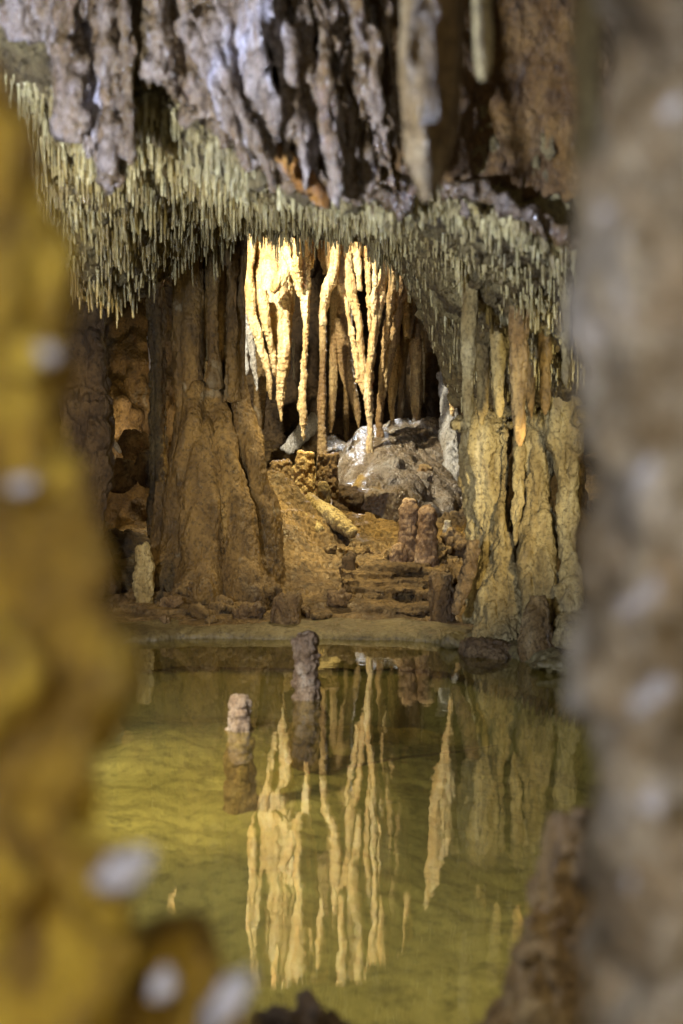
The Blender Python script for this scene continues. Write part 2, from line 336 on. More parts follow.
# cave ceiling: low over the camera, a fluted lip, a straw covered slope, then the high grotto roof
pxs = [-260, -60, 30, 60, 100, 150, 195, 240, 300, 360, 395, 415, 430, 445, 462, 500, 540, 580, 640, 760, 960]
lip = [90, 90, 95, 105, 118, 105, 140, 172, 192, 196, 196, 196, 196, 200, 206, 216, 226, 236, 240, 240, 240]
low = [300, 300, 252, 275, 300, 282, 240, 228, 230, 236, 252, 292, 326, 366, 398, 420, 424, 420, 420, 420, 420]
dlo = [6.0, 6.0, 6.0, 6.1, 6.3, 6.7, 7.1, 7.4, 7.5, 7.5, 7.4, 7.3, 7.2, 7.1, 7.0, 6.9, 6.8, 6.7, 6.5, 6.2, 6.0]
cols_ = np.concatenate([np.linspace(-260, 20, 40), np.arange(22, 600, 1.6), np.linspace(602, 960, 50)])
def sm(xq, ys_): 
    k = np.array([np.interp(xq + d, pxs, ys_) for d in (-12, -6, 0, 6, 12)]); return k.mean(0)
LIP, LOW, DLO = sm(cols_, lip), sm(cols_, low), sm(cols_, dlo)
KR = 56; rows = []
for c, li, lo_, dl in zip(cols_, LIP, LOW, DLO):
    k = (c - 341.5) / F
    pts = [(k * 3.4 * 1 , -1.8, 2.2), (k * 3.4, 1.2, 2.0), (k * 3.5, 3.3, 2.45)]
    a = P(c, -60, 3.95); pts.append((a.x, 3.95, a.z)); a = P(c, li - 30, 4.0); pts.append(tuple(a)); a = P(c, li, 4.12); pts.append(tuple(a))
    for t in (.25, .5, .75): a = P(c, li + (lo_ - li) * t, 4.12 + (dl - 4.12) * t ** (.9 - .3 * min(1, max(0, (c - 400) / 60)))); pts.append(tuple(a))
    a = P(c, lo_, dl); pts.append(tuple(a)); pts.append((a.x, a.y + .12, a.z + .12)); pts.append((a.x * 1.05, a.y + .5, a.z * .3 + 2.5)); 
    pts.append((k * 9.5, 9.4, 3.6)); pts.append((k * 12, 12, 4.1)); pts.append((k * 15, 15, 4.0))
    cc = catmull(pts, KR); rows.append(cc)
CE = np.array(rows)                                  # (cols, n, 3)
ceil = grid_mesh('cave_ceiling', CE, M['ceil'], 0, [('fbm', .020, 4, .8, 11), ('lump', .010, 9, .5, 12), ('lump', .014, 22, .5, 13), ('pop', .012, 46, .5, 16), ('fbm', .006, 60, 1, 14)], flip=False)
tag(ceil, kind='structure')

# ================================================================== straws on the ceiling
cv = np.empty(len(ceil.data.vertices) * 3); ceil.data.vertices.foreach_get('co', cv); cv = cv.reshape(CE.shape)
i0, i1 = 4 * KR + 6, 9 * KR + 6
def straw_mesh(seed, fat=1., L_=1.):
    r_ = random.Random(seed); bm = bmesh.new(); n = 8; rings = []
    prof = [(0.10, 1.9), (0, 1.5), (-.12, 1.15), (-.3, 1.0), (-.5, .95), (-.7, .92), (-.87, .86), (-.97, .66), (-1.0, .3)]
    bx_, by_ = r_.uniform(-.05, .05), r_.uniform(-.05, .05)
    for z, r in prof:
        r *= r_.uniform(.82, 1.2)
        rings.append([bm.verts.new((math.cos(t) * r * .1 * fat + bx_ * z * z, math.sin(t) * r * .1 * fat + by_ * z * z, z * L_)) for t in np.linspace(0, 2 * math.pi, n, endpoint=False)])
    for A, B in zip(rings, rings[1:]):
        for j in range(n): bm.faces.new((A[j], B[j], B[(j + 1) % n], A[(j + 1) % n]))
    bm.faces.new(rings[0]); bm.faces.new(list(reversed(rings[-1])))
    bmesh.ops.recalc_face_normals(bm, faces=bm.faces)
    me = bpy.data.meshes.new('soda_straw'); bm.to_mesh(me); bm.free(); me.materials.append(M['straw']); smooth(me); return me
SM = [straw_mesh(i, random.uniform(.8, 1.3)) for i in range(8)]
cand = []
for _ in range(17000):
    a = rng.integers(30, len(cols_) - 45); t = rng.random() ** (.8 if cols_[a] < 400 else 1.25); b_ = int(i0 + (i1 - i0) * t); p = cv[a, b_]; px = cols_[a]
    dens = 1. if px < 250 else (.95 if px < 405 else .8)
    if px > 400 and t > .5: dens = .45
    clump = .6 * vnoise(np.array([[p[0] * 7, p[1] * 7, 3.]]), 2)[0] + .7 * vnoise(np.array([[p[0] * 22, p[1] * 16, 9.]]), 4)[0]
    if rng.random() > dens * (.62 + 1.5 * clump): continue
    L_ = (.014 + .085 * rng.random() ** 2.8) * (1 + .8 * clump)
    if px > 400: L_ *= .62
    elif px > 235: L_ *= .8
    if t > .97 and px < 400: L_ *= 1.2
    cand.append((p, max(L_, .02), px, t))
cand.sort(key=lambda c: -c[1] / c[0][1])
zones = [(110, 'pale yellow-green soda straw in the thick fringe beside the blurred amber rock', 'pale straws beside the amber rock'),
         (175, 'short dull soda straw hanging between the mauve drapery and the broad brown column', 'straws left of the broad column'),
         (255, 'thin olive soda straw hanging in front of the top of the broad brown column', 'straws above the broad column'),
         (410, 'thin grey-olive soda straw on the ceiling edge just above the lit grotto', 'straws above the lit grotto'),
         (999, 'stubby khaki soda straw on the sloping ceiling above the right-hand columns', 'straws above the right-hand columns')]
NI = 270
for k, (p, L_, px, t) in enumerate(cand[:NI]):
    o = bpy.data.objects.new('soda_straw', SM[k % 8]); C.objects.link(o); o.location = p
    f = .8 + .35 * rng.random(); wd = (.16 * L_ + .024) * f * rng.choice([.7, 1., 1., 1.5]) / .6; o.scale = (wd * .55, wd * .55, L_); o.rotation_euler = (rng.normal() * .03, rng.normal() * .03, rng.random() * 6)
    for z in zones:
        if px < z[0]: tag(o, z[1], 'soda straw', z[2]); break
vs, fs = [], []; nv = 0
arr = []
for m_ in SM:
    co = np.empty(len(m_.vertices) * 3); m_.vertices.foreach_get('co', co); arr.append((co.reshape(-1, 3), [list(p_.vertices) for p_ in m_.polygons]))
for k, (p, L_, px, t) in enumerate(cand[NI:]):
    co, pf = arr[k % 8]; wd = (.16 * L_ + .024) * .55 / .6 * rng.choice([.7, .9, 1.1, 1.7]); q = co * np.array([wd, wd, L_]) + p; vs.append(q); fs += [[i + nv for i in f_] for f_ in pf]; nv += len(co)
me = bpy.data.meshes.new('straw_fringe'); me.from_pydata(np.vstack(vs).tolist(), [], fs); smooth(me)
tag(link('straw_fringe', me, M['straw']), 'dense fringe of tiny soda straws covering the ceiling between the longer straws', 'straw fringe', kind='stuff')

# ================================================================== near ceiling drapery (softly out of focus)
def fan(x0, x1, ytop, D, n, bottom, rr, spread=0, seed=1, dj=.12):
    r_ = random.Random(seed); out = []
    for i in range(n):
        u = i / max(1, n - 1); xa = x0 + (x1 - x0) * u; yb = bottom(u) + r_.uniform(-10, 6); xb = xa + spread * (.4 + u) + r_.uniform(-4, 4); r = rr * r_.uniform(.7, 1.35); d = D + r_.uniform(-dj, dj)
        pts = [(xa + (xb - xa) * t + r_.uniform(-3, 3), ytop + (yb - ytop) * t, d, r * (1 - .35 * t) * r_.uniform(.8, 1.25)) for t in (0, .2, .4, .6, .8, .93)]
        pts.append((xb, yb, d, r * .3)); out.append(pts)
    return out
DR = [('flute', .016, 24, .12, 4), ('lump', .012, 26, .4, 5), ('fbm', .006, 60, .7, 6)]
tb = fan(150, 372, -60, 3.66, 22, lambda u: 96 + 116 * min(1, u * 1.55), 6.0, 26, 3, .07) + fan(160, 375, -60, 3.85, 11, lambda u: 92 + 116 * min(1, u * 1.55), 20, 18, 4)
grow('flowstone_drapery', 'broad mauve-white wet flowstone drapery with raised ribs hanging at top centre', 'drapery', tb, M['mauve'], .011, DR)
tb = [[(208, 20, 3.7, 14), (225, 75, 3.64, 9), (245, 118, 3.60, 7), (262, 156, 3.58, 6), (275, 192, 3.57, 2.5)], [(186, 20, 3.7, 14), (206, 66, 3.66, 9), (226, 108, 3.61, 7), (240, 145, 3.6, 5), (249, 170, 3.6, 2)]]
for k, t in enumerate(tb): grow('drapery_rib', ['long pale slanting rib with a bright tip below the broad mauve drapery', 'shorter pale slanting rib beside the left edge of the broad mauve drapery'][k], 'stalactite', [t], M['mauve'], .006, [('lump', .006, 30, .5, 5)])
grow('orange_flowstone_edge', 'orange lower edge of flowstone under the mauve drapery', 'flowstone', [[(270, 146, 3.74, 6), (292, 164, 3.71, 10), (308, 182, 3.69, 11), (321, 198, 3.70, 9), (330, 208, 3.71, 3)]], M['orange'], .008, [('lump', .004, 30, .6, 5)])  # opaque orange flowstone rim
tb = fan(62, 124, -60, 3.9, 7, lambda u: 120 + 75 * (1 - abs(u - .75) * 1.2), 9, 4, 6)
tb.append([(70, -40, 4, 14), (82, 60, 4, 16), (100, 120, 4, 14), (106, 165, 4, 9), (108, 195, 4, 3)]); tb.append([(112, -40, 4.05, 16), (112, 80, 4.05, 12), (118, 140, 4.05, 6), (120, 170, 4.05, 3)])
grow('pointed_drapery', 'mauve-brown fluted drapery narrowing to a point at upper left', 'drapery', tb, M['mauve'], .010, DR)
tb = fan(20, 70, -60, 3.8, 4, lambda u: 40 + 30 * u, 18, 0, 9)
grow('crusted_drapery', 'low brown and grey drapery at the top left corner above the amber rock', 'drapery', tb, M['mauve'], .012, DR)
grow('brown_stalactite', 'greenish-brown short stalactite between the two mauve draperies', 'stalactite', [[(148, -50, 3.9, 20), (146, 20, 3.9, 17), (145, 60, 3.9, 12), (143, 84, 3.9, 5)]], M['brown'], .010, DR)
tb = fan(398, 600, -60, 3.95, 12, lambda u: 176 + 44 * u, 24, 0, 12, .05)
grow('brown_ceiling_flowstone', 'dark orange-brown flowstone slab behind the blurred hanging stalactites at top right', 'flowstone', tb, M['tawny'], .014, [('fbm', .04, 5, .6, 1), ('lump', .012, 18, .6, 2), ('fbm', .005, 60, .7, 6)])
tb = [[(440, 196, 3.95, 7), (458, 190, 3.93, 8), (480, 192, 3.94, 9), (505, 204, 3.92, 7), (530, 216, 3.94, 9), (556, 232, 3.95, 8), (600, 246, 3.95, 8)], [(462, 198, 3.9, 4), (466, 212, 3.92, 3), (467, 220, 3.93, 1)], [(540, 222, 3.9, 5), (545, 238, 3.92, 3), (546, 248, 3.93, 1)], [(498, 205, 3.9, 4), (500, 217, 3.92, 3), (500, 224, 3.93, 1)]]
grow('ceiling_lip', 'pinkish pale knobbly lip along the lower edge of the brown flowstone at upper right', 'flowstone', tb, M['mauve'], .009, [('lump', .012, 26, 1, 2), ('fbm', .005, 60, .7, 6)])
grow('broad_stalactite', 'broad pale brown out-of-focus stalactite hanging from the top just right of centre', 'stalactite', [[(430, -90, 2.3, 32), (431, 0, 2.3, 31), (430, 70, 2.3, 29), (430, 130, 2.3, 26), (428, 175, 2.3, 19), (427, 203, 2.3, 7)]], M['crust'], .008, [('lump', .006, 22, .3, 5), ('fbm', .003, 50, .7, 6)])
grow('slim_stalactite', 'slim tan out-of-focus stalactite with a wet tip at the top right', 'stalactite', [[(482, -90, 2.2, 12), (482, 0, 2.2, 11), (482, 50, 2.2, 10), (482, 74, 2.2, 8), (482, 84, 2.2, 3)]], M['khaki'], .006, [('lump', .004, 22, .4, 5)])
grow('yellow_stalactite', 'narrow yellow-green blurred column edge in front of the near speckled column', 'stalactite', [[(590, -90, 1.25, 16), (588, 60, 1.25, 14), (587, 150, 1.25, 14), (584, 230, 1.25, 12), (584, 320, 1.25, 12), (592, 420, 1.25, 7)]], M['khaki'], .005, [('lump', .003, 30, .4, 5)])

# ================================================================== far bank: left side
BR = [('fbm', .040, 2.4, .5, 21), ('flute', .018, 9, .10, 22), ('lump', .008, 12, .4, 23), ('pop', .005, 38, .7, 24), ('fbm', .004, 60, .8, 25)]
tb = [[(212, 60, 8.0, 32), (209, 230, 8.0, 26), (207, 300, 8.0, 27), (207, 360, 8.0, 29), (209, 410, 8.0, 35), (213, 460, 8.0, 44), (216, 510, 8.0, 52), (216, 565, 8.0, 57), (216, 604, 8.0, 62)],
      [(190, 80, 7.84, 14), (190, 260, 7.84, 11), (188, 340, 7.82, 11), (184, 420, 7.78, 12), (180, 490, 7.74, 15), (178, 550, 7.70, 18), (180, 602, 7.66, 24)],
      [(228, 345, 7.92, 9), (234, 378, 7.86, 13), (243, 415, 7.8, 17), (252, 455, 7.76, 19), (259, 500, 7.76, 20), (262, 545, 7.76, 19), (258, 585, 7.74, 24)],
      [(214, 360, 7.84, 10), (221, 420, 7.76, 15), (229, 475, 7.68, 18), (236, 530, 7.62, 19), (240, 575, 7.56, 18), (246, 606, 7.5, 20)],
      [(198, 390, 7.80, 12), (200, 450, 7.68, 18), (204, 515, 7.6, 21), (204, 572, 7.54, 18), (196, 602, 7.42, 17)],
      [(218, 60, 7.76, 9), (216, 240, 7.74, 8), (214, 320, 7.72, 9), (216, 390, 7.7, 10)],
      [(162, 480, 7.85, 9), (160, 540, 7.8, 10), (164, 590, 7.7, 12)]]
grow('broad_column', 'massive brown flowstone column with a flared fluted foot standing on the far bank', 'column', tb, M['brown'], .010, BR, split=[('shaft', [0, 1, 3, 4, 5, 6]), ('buttress', [2])])
grow('slim_column', 'slim brown column rising from the shoulder of the massive flared column, the one touching it', 'column', [[(233, 60, 7.75, 7), (232, 250, 7.72, 5.5), (231, 310, 7.7, 5.5), (231, 360, 7.7, 6), (232, 402, 7.7, 8)]], M['brown'], .006, DRIP[:2] + [('lump', .004, 40, .5, 7)], group='slim columns by the massive column')
grow('slim_column', 'slimmest brown column nearest the lit grotto, beside the massive flared column', 'column', [[(243, 60, 7.8, 6), (242, 250, 7.8, 5), (240, 320, 7.8, 4.5), (238, 380, 7.8, 6), (240, 415, 7.8, 9)]], M['brown'], .006, DRIP[:1], group='slim columns by the massive column')
grow('back_column', 'dim straight column behind the left edge of the massive flared column', 'column', [[(157, 120, 8.8, 9), (156, 300, 8.8, 7), (156, 380, 8.8, 7), (158, 470, 8.8, 9), (158, 560, 8.8, 12)]], M['brown'], .009, DRIP)
tb = [[(84, 160, 7.6, 26), (86, 300, 7.6, 22), (84, 360, 7.6, 22), (88, 420, 7.6, 24), (86, 480, 7.6, 22), (78, 530, 7.6, 20), (80, 590, 7.6, 34)], [(96, 400, 7.5, 14), (98, 450, 7.5, 16), (94, 500, 7.5, 12), (86, 550, 7.5, 12)]]
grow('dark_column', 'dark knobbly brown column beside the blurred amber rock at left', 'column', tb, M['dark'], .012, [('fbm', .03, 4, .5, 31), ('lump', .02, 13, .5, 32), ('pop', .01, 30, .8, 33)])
# outcrop behind the gap
bm = bmesh.new()
ball(bm, P(120, 380, 10.3), .55, (1, .6, 1.5)); ball(bm, P(95, 330, 10.4), .6, (1, .6, 1.2)); ball(bm, P(128, 330, 10.2), .25, (1, .7, .8)); ball(bm, P(70, 450, 10.2), .6, (1, .7, 1.4)); ball(bm, P(118, 545, 10.0), .6, (1.6, .7, .7))
ball(bm, P(152, 300, 10.6), .45, (1, .6, 1.6))
tag(fused('rock_outcrop', bm, M['brown'], .022, [('fbm', .09, 2.2, .8, 41), ('lump', .05, 6, .7, 42), ('fbm', .012, 24, .8, 43)]), 'rounded brown rock wall seen through the gap left of the massive column', 'rock outcrop')
grow('pale_streak', 'thin bluish-white streak at the left edge of the massive column', 'drip', [[(148, 336, 9.7, 1.5), (151, 360, 9.7, 2.2), (152, 385, 9.7, 1.8), (155, 410, 9.7, 2), (156, 430, 9.7, 2)]], M['wet'], .004, [('lump', .002, 40, .5, 5)])  # narrow bluish-white strip
def boulder(label, px, py, D, r, sc, m, seed, rot=0, name='boulder', cat='boulder', group=None, amp=.16, vox=None):
    if D is None: D = snap(px, py + r * .6)
    bm = bmesh.new(); rr = r * D / F; ball(bm, P(px, py, D), rr, sc, 3, rot)
    return tag(fused(name, bm, M[m], vox or max(.006, rr / 22), [('lump', rr * amp, .9 / rr, 1, seed), ('fbm', rr * amp * .6, 2.2 / rr, 1, seed + 1), ('fbm', .006, 30, 1, seed + 2)], iters=1), label, cat, group)
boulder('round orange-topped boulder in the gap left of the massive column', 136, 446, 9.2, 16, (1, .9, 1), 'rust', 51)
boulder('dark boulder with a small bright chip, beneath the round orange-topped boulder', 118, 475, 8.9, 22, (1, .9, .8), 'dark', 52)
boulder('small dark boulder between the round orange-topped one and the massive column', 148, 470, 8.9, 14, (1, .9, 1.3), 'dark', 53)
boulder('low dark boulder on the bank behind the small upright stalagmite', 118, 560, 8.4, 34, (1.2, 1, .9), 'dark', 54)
grow('pale_rock_chip', 'tiny white chip of calcite lodged between dark boulders in the left gap', 'rock chip', [[(112, 438, 8.7, 1), (116, 446, 8.65, 3), (121, 453, 8.65, 1.5)]], M['wet'], .004, [])
ST = [('lump', .006, 20, .6, 61), ('fbm', .006, 40, .7, 62), ('pop', .005, 45, 1, 63)]
grow('small_stalagmite', 'small greyish upright stalagmite with a flat top on the bank below the massive column', 'stalagmite', [[(145, 612, 7.35, 12), (144, 600, 7.35, 9), (143, 580, 7.35, 10), (144, 565, 7.35, 9), (141, 549, 7.35, 7), (140, 546, 7.35, 6)]], M['khaki'], .005, ST)
grow('stump', 'squat brown stalagmite stump right at the water edge, below the lit slope', 'stalagmite', [[(286, 634, 7.0, 17), (286, 618, 7.0, 15), (287, 604, 7.0, 14), (290, 598, 7.0, 12), (290, 596, 7.0, 11)]], M['rust'], .006, ST)
# rubble, each a stone of its own
rb = random.Random(5); descr = ['flat', 'round', 'lumpy', 'angular', 'smooth', 'pitted']
spots_ = [(172, 602, 7.3, 8), (198, 612, 7.15, 7), (225, 606, 7.2, 9), (250, 612, 7.15, 10), (268, 590, 7.5, 14), (322, 616, 7.1, 7), (338, 600, 7.3, 9), (262, 566, 7.7, 11), (350, 552, 8.1, 12), (378, 556, 8.2, 8), (395, 560, 8.0, 9), (330, 548, 8.3, 6), (165, 620, 7.1, 5), (212, 620, 7.08, 5), (235, 592, 7.4, 7), (456, 545, 8.6, 16), (441, 552, 8.3, 9), (470, 600, 7.3, 8), (305, 612, 7.1, 6), (184, 590, 7.45, 8)]
where = ['left of the foot of the massive column', 'near the waterline below the massive column', 'in front of the massive column foot', 'on the bank just left of the squat stump', 'at the right toe of the massive column', 'just right of the squat stump', 'on the lit slope above the rim', 'high on the right toe of the massive column', 'on top of the layered ledge at left', 'on the middle of the layered ledge top', 'beside the foot of the twin stalagmite', 'on the lit yellow slope behind the ledge', 'at the waterline right of the small stalagmite', 'at the waterline midway along the left rim', 'below the front buttress of the massive column', 'behind the twin stalagmite at right', 'right beside the twin stalagmite', 'between the square stub and the khaki columns', 'at the foot of the layered ledge', 'under the left edge of the massive column']
for k, (a, b_, d, r) in enumerate(spots_):
    boulder(f'{descr[k % 6]} brown stone {where[k]}', a, b_, None, r, (1.2 + rb.random() * .5, 1, .6 + .3 * rb.random()), 'earth' if k % 3 else 'rust', 70 + k, rb.random() * 3, 'stone', 'stone', 'stones scattered on the far bank', .3)

# layered ledge: thin crumbling plates stacked in receding steps
bm = bmesh.new()
def plate(px, py, D, wpx, depth, h, seed, inset=.1):
    c = P(px, py, D); r_ = random.Random(seed); n = 26; wd = wpx * D / F; lo = []; hi = []
    for i in range(n):
        t = i / n * 2 * math.pi; k = 1 + r_.uniform(-.14, .10); x = c.x + math.copysign(abs(math.cos(t)) ** .6, math.cos(t)) * wd * k; y = c.y + math.copysign(abs(math.sin(t)) ** .6, math.sin(t)) * depth * k
        lo.append(bm.verts.new((c.x + (x - c.x) * (1 - inset), c.y + (y - c.y) * (1 - inset), c.z - h))); hi.append(bm.verts.new((c.x + (x - c.x) * .97, c.y + (y - c.y) * .97, c.z + r_.uniform(-.006, .006))))
    bm.faces.new(list(reversed(lo))); bm.faces.new(hi)
    for i in range(n): j = (i + 1) % n; bm.faces.new((lo[i], lo[j], hi[j], hi[i]))
for k, (px_, py_, D_, w_, dp_) in enumerate([(384, 618, 7.55, 44, .34), (376, 610, 7.62, 36, .36), (388, 602, 7.62, 44, .36), (380, 596, 7.80, 40, .34), (374, 588, 7.95, 30, .36), (388, 581, 8.0, 42, .36), (384, 574, 8.15, 38, .36), (376, 567, 8.25, 34, .34), (392, 561, 8.35, 40, .36),
        (424, 612, 7.55, 22, .3), (420, 598, 7.7, 24, .34), (426, 586, 7.85, 20, .34), (432, 574, 8.1, 22, .34), (428, 565, 8.3, 22, .3), (352, 606, 7.6, 12, .3), (350, 590, 7.85, 14, .3), (352, 574, 8.1, 12, .3)]):
    D_ = 7.5 + (D_ - 7.5) * .75
    plate(px_, py_, D_, w_, dp_, .026, 900 + k, .04)
    plate(px_, py_ + 7, D_ + .01, w_ * .82, dp_ * .86, .05, 950 + k)
tag(fused('layered_ledge', bm, M['earth'], .0075, [('fbm', .014, 6, 2, 81), ('lump', .005, 20, 1.8, 82), ('fbm', .004, 50, 1.4, 83)], iters=0), 'layered brown crumbling rock ledge at the centre of the far bank', 'rock ledge')
grow('twin_stalagmite', 'double-headed knobbly brown stalagmite on top of the layered ledge', 'stalagmite', [[(409, 574, 8.2, 14), (409, 548, 8.2, 11), (408, 525, 8.2, 9), (409, 508, 8.2, 9), (411, 499, 8.2, 6)], [(427, 574, 8.05, 14), (427, 545, 8.05, 11), (427, 525, 8.05, 9.5), (427, 514, 8.05, 9.5), (425, 506, 8.05, 6)], [(398, 572, 8.15, 10), (399, 552, 8.15, 8), (401, 543, 8.15, 4)]], M['stump'], .006, [('lump', .005, 22, .9, 84), ('pop', .006, 40, 1, 85)], split=[('tall_head', [0]), ('short_head', [1]), ('side_knob', [2])])
grow('square_stub', 'square-shouldered dark brown stub of stalagmite at the right end of the ledge', 'stalagmite', [[(443, 632, 7.1, 15), (442, 610, 7.1, 13), (441, 590, 7.1, 12), (441, 576, 7.1, 12), (441, 573, 7.1, 11)]], M['rust'], .007, ST)
grow('thin_post_stalagmite', 'dim short post-like stalagmite in the dark hollow right of the twin stalagmite', 'stalagmite', [[(449, 548, 8.9, 6), (448, 530, 8.9, 5), (448, 520, 8.9, 4)]], M['pale'], .007, ST[:1])
# broken stalagmite pieces on the slope
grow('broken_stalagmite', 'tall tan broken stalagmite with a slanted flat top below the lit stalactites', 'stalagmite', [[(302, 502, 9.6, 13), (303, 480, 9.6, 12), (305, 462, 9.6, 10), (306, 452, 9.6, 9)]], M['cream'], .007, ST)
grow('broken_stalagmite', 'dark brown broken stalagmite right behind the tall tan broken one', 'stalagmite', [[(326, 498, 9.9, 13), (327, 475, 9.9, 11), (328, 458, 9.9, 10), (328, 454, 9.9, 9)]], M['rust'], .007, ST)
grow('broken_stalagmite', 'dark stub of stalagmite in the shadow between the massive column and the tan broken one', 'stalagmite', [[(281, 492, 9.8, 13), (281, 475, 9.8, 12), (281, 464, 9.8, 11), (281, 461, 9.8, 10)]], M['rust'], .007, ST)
grow('fallen_stalagmite', 'fallen tan stalagmite lying slantwise on the lit yellow slope', 'stalagmite', [[(307, 500, 9.2, 8), (318, 508, 9.1, 9), (332, 517, 9.0, 10), (346, 528, 8.9, 8), (354, 534, 8.85, 5)]], M['khaki'], .007, ST[1:2])
grow('fallen_stalagmite', 'darker fallen stalagmite piece lying below the tan fallen one', 'stalagmite', [[(284, 510, 9.0, 7), (298, 519, 8.95, 8), (312, 526, 8.9, 8), (322, 532, 8.85, 5)]], M['khaki'], .007, ST)
grow('small_knob_stalagmite', 'tiny round-headed stalagmite between the tan broken one and the fallen one', 'stalagmite', [[(324, 505, 9.4, 7), (323, 490, 9.4, 6), (323, 481, 9.4, 4)]], M['khaki'], .007, ST[:1])
grow('dark_knob_stalagmite', 'tiny two-lobed dark stalagmite at the left corner of the layered ledge', 'stalagmite', [[(350, 572, 7.95, 7), (349, 560, 7.95, 6), (353, 553, 7.95, 5)], [(343, 575, 7.95, 4), (342, 566, 7.95, 4)]], M['dark'], .007, ST[:1])

# flowstone mound at the back of the grotto
bm = bmesh.new()
px_tube(bm, [(372, 440, 12.0, 14), (374, 470, 11.5, 32), (380, 505, 10.9, 44), (386, 540, 10.4, 54)], n=24)
px_tube(bm, [(425, 438, 12.1, 20), (424, 470, 11.7, 30), (424, 510, 11.1, 38), (424, 545, 10.6, 46)], n=24)
px_tube(bm, [(400, 440, 12.2, 20), (402, 470, 11.7, 34), (404, 510, 11.0, 40), (404, 545, 10.5, 50)], n=24)
px_tube(bm, [(334, 446, 12.4, 14), (340, 480, 11.9, 26), (350, 520, 11.2, 32)], n=20)
tag(fused('flowstone_mound', bm, M['wetbrown'], .013, [('fbm', .05, 2.2, .6, 91), ('flute', .022, 8, .2, 92), ('lump', .004, 20, .6, 93), ('fbm', .004, 50, 1, 94)], iters=6), 'glistening bluish-brown flowstone mound beneath the bright stalactites', 'flowstone mound')
boulder('dark rounded boulder at the left foot of the glistening mound', 348, 502, 10.3, 16, (1, .8, 1.1), 'dark', 95)
boulder('orange-brown nose of rock on the right flank of the glistening mound', 424, 478, 11.0, 11, (.8, .8, 1.4), 'honey', 96)
grow('leaning_slab', 'grey leaning slab of rock in the dark hollow behind the tan broken stalagmite', 'slab', [[(285, 452, 12.3, 6), (300, 436, 12.4, 9), (318, 418, 12.5, 9)]], M['pale'], .012, ST[:1], sq=.4)

# ================================================================== bright grotto stalactites
SC = [('flute', .008, 16, .10, 105), ('lump', .0035, 9, 7, 108), ('lump', .006, 20, .35, 102), ('lump', .003, 50, .5, 103)]
SB = [('fbm', .03, 5, .5, 100), ('flute', .016, 10, .15, 101), ('lump', .016, 12, .5, 102), ('lump', .006, 34, .6, 103)]
G = 'bright stalactites in the grotto'
def sta(label, tubes, m='cream', vox=.008, rec=SC, name='stalactite', **kw): return grow(name, label, 'stalactite', tubes, M[m], vox, rec, G, **kw)
sta('bulky bright cream stalactite tapering to a point, leftmost in the grotto', [
    [(262, -10, 11.7, 34), (268, 120, 11.7, 27), (270, 200, 11.7, 22), (270, 250, 11.75, 20), (273, 290, 11.65, 22), (277, 322, 11.55, 16), (281, 350, 11.5, 9), (282, 375, 11.45, 5)],
    [(284, 320, 11.4, 5), (284, 350, 11.38, 5.5), (282, 380, 11.4, 4.5), (281, 404, 11.4, 3), (281, 422, 11.4, .6)],
    [(247, 180, 11.6, 7), (248, 260, 11.5, 6), (251, 305, 11.45, 5), (258, 335, 11.4, 4.5), (265, 362, 11.4, 3), (269, 384, 11.4, 2), (271, 399, 11.4, .6)],
    [(262, 290, 11.3, 6), (266, 325, 11.3, 4.5), (272, 352, 11.35, 3), (275, 376, 11.4, .8)],
    [(292, 215, 11.4, 8), (290, 250, 11.35, 7), (283, 275, 11.3, 6), (272, 292, 11.3, 4)]], split=[('body', [0]), ('drip', [1]), ('side_fold', [2]), ('small_drip', [3]), ('shoulder_fold', [4])], rec=SC)
sta('thin grey-green drapery edge left of the bulky bright stalactite', [[(246, 250, 11.9, 4), (248, 320, 11.9, 4), (252, 350, 11.9, 3), (256, 378, 11.9, 2), (257, 392, 11.9, .6)], [(244, 330, 12, 3), (246, 366, 12, 2), (246, 376, 12, .6)]], 'pale', .008, SC[2:])
sta('long slender bright stalactite with a swollen spear tip, left of centre', [
    [(294, -10, 11.1, 24), (298, 100, 11.1, 15), (302, 200, 11.1, 9), (303, 250, 11.1, 7), (305, 285, 11.1, 5), (305.5, 320, 11.1, 3.2), (304, 360, 11.1, 2.6), (302.5, 388, 11.1, 3.2), (302, 408, 11.1, 4.4), (303, 425, 11.1, 2.8), (304, 442, 11.1, .6)],
    [(312, 60, 11.2, 9), (313, 200, 11.2, 4), (312, 255, 11.2, 2.5), (311, 270, 11.2, .8)],
    [(280, 230, 11.3, 5), (288, 256, 11.2, 5), (297, 278, 11.15, 4.5), (303, 296, 11.1, 3)], [(296, 60, 11.0, 10), (297, 200, 11.0, 4.5), (298, 262, 11.0, 3), (301, 290, 11.05, 1.5)]], split=[('spear', [0]), ('rib', [1]), ('side_root', [2]), ('rib', [3])])
sta('short bright stalactite with a cut-off blunt end beside the slender one', [[(336, 60, 11.3, 10), (336, 200, 11.3, 6), (335, 262, 11.2, 4.5), (330, 282, 11.2, 4.2), (325, 296, 11.2, 4), (322, 312, 11.2, 3.8), (322, 325, 11.2, 3.6)]], 'cream', .007)
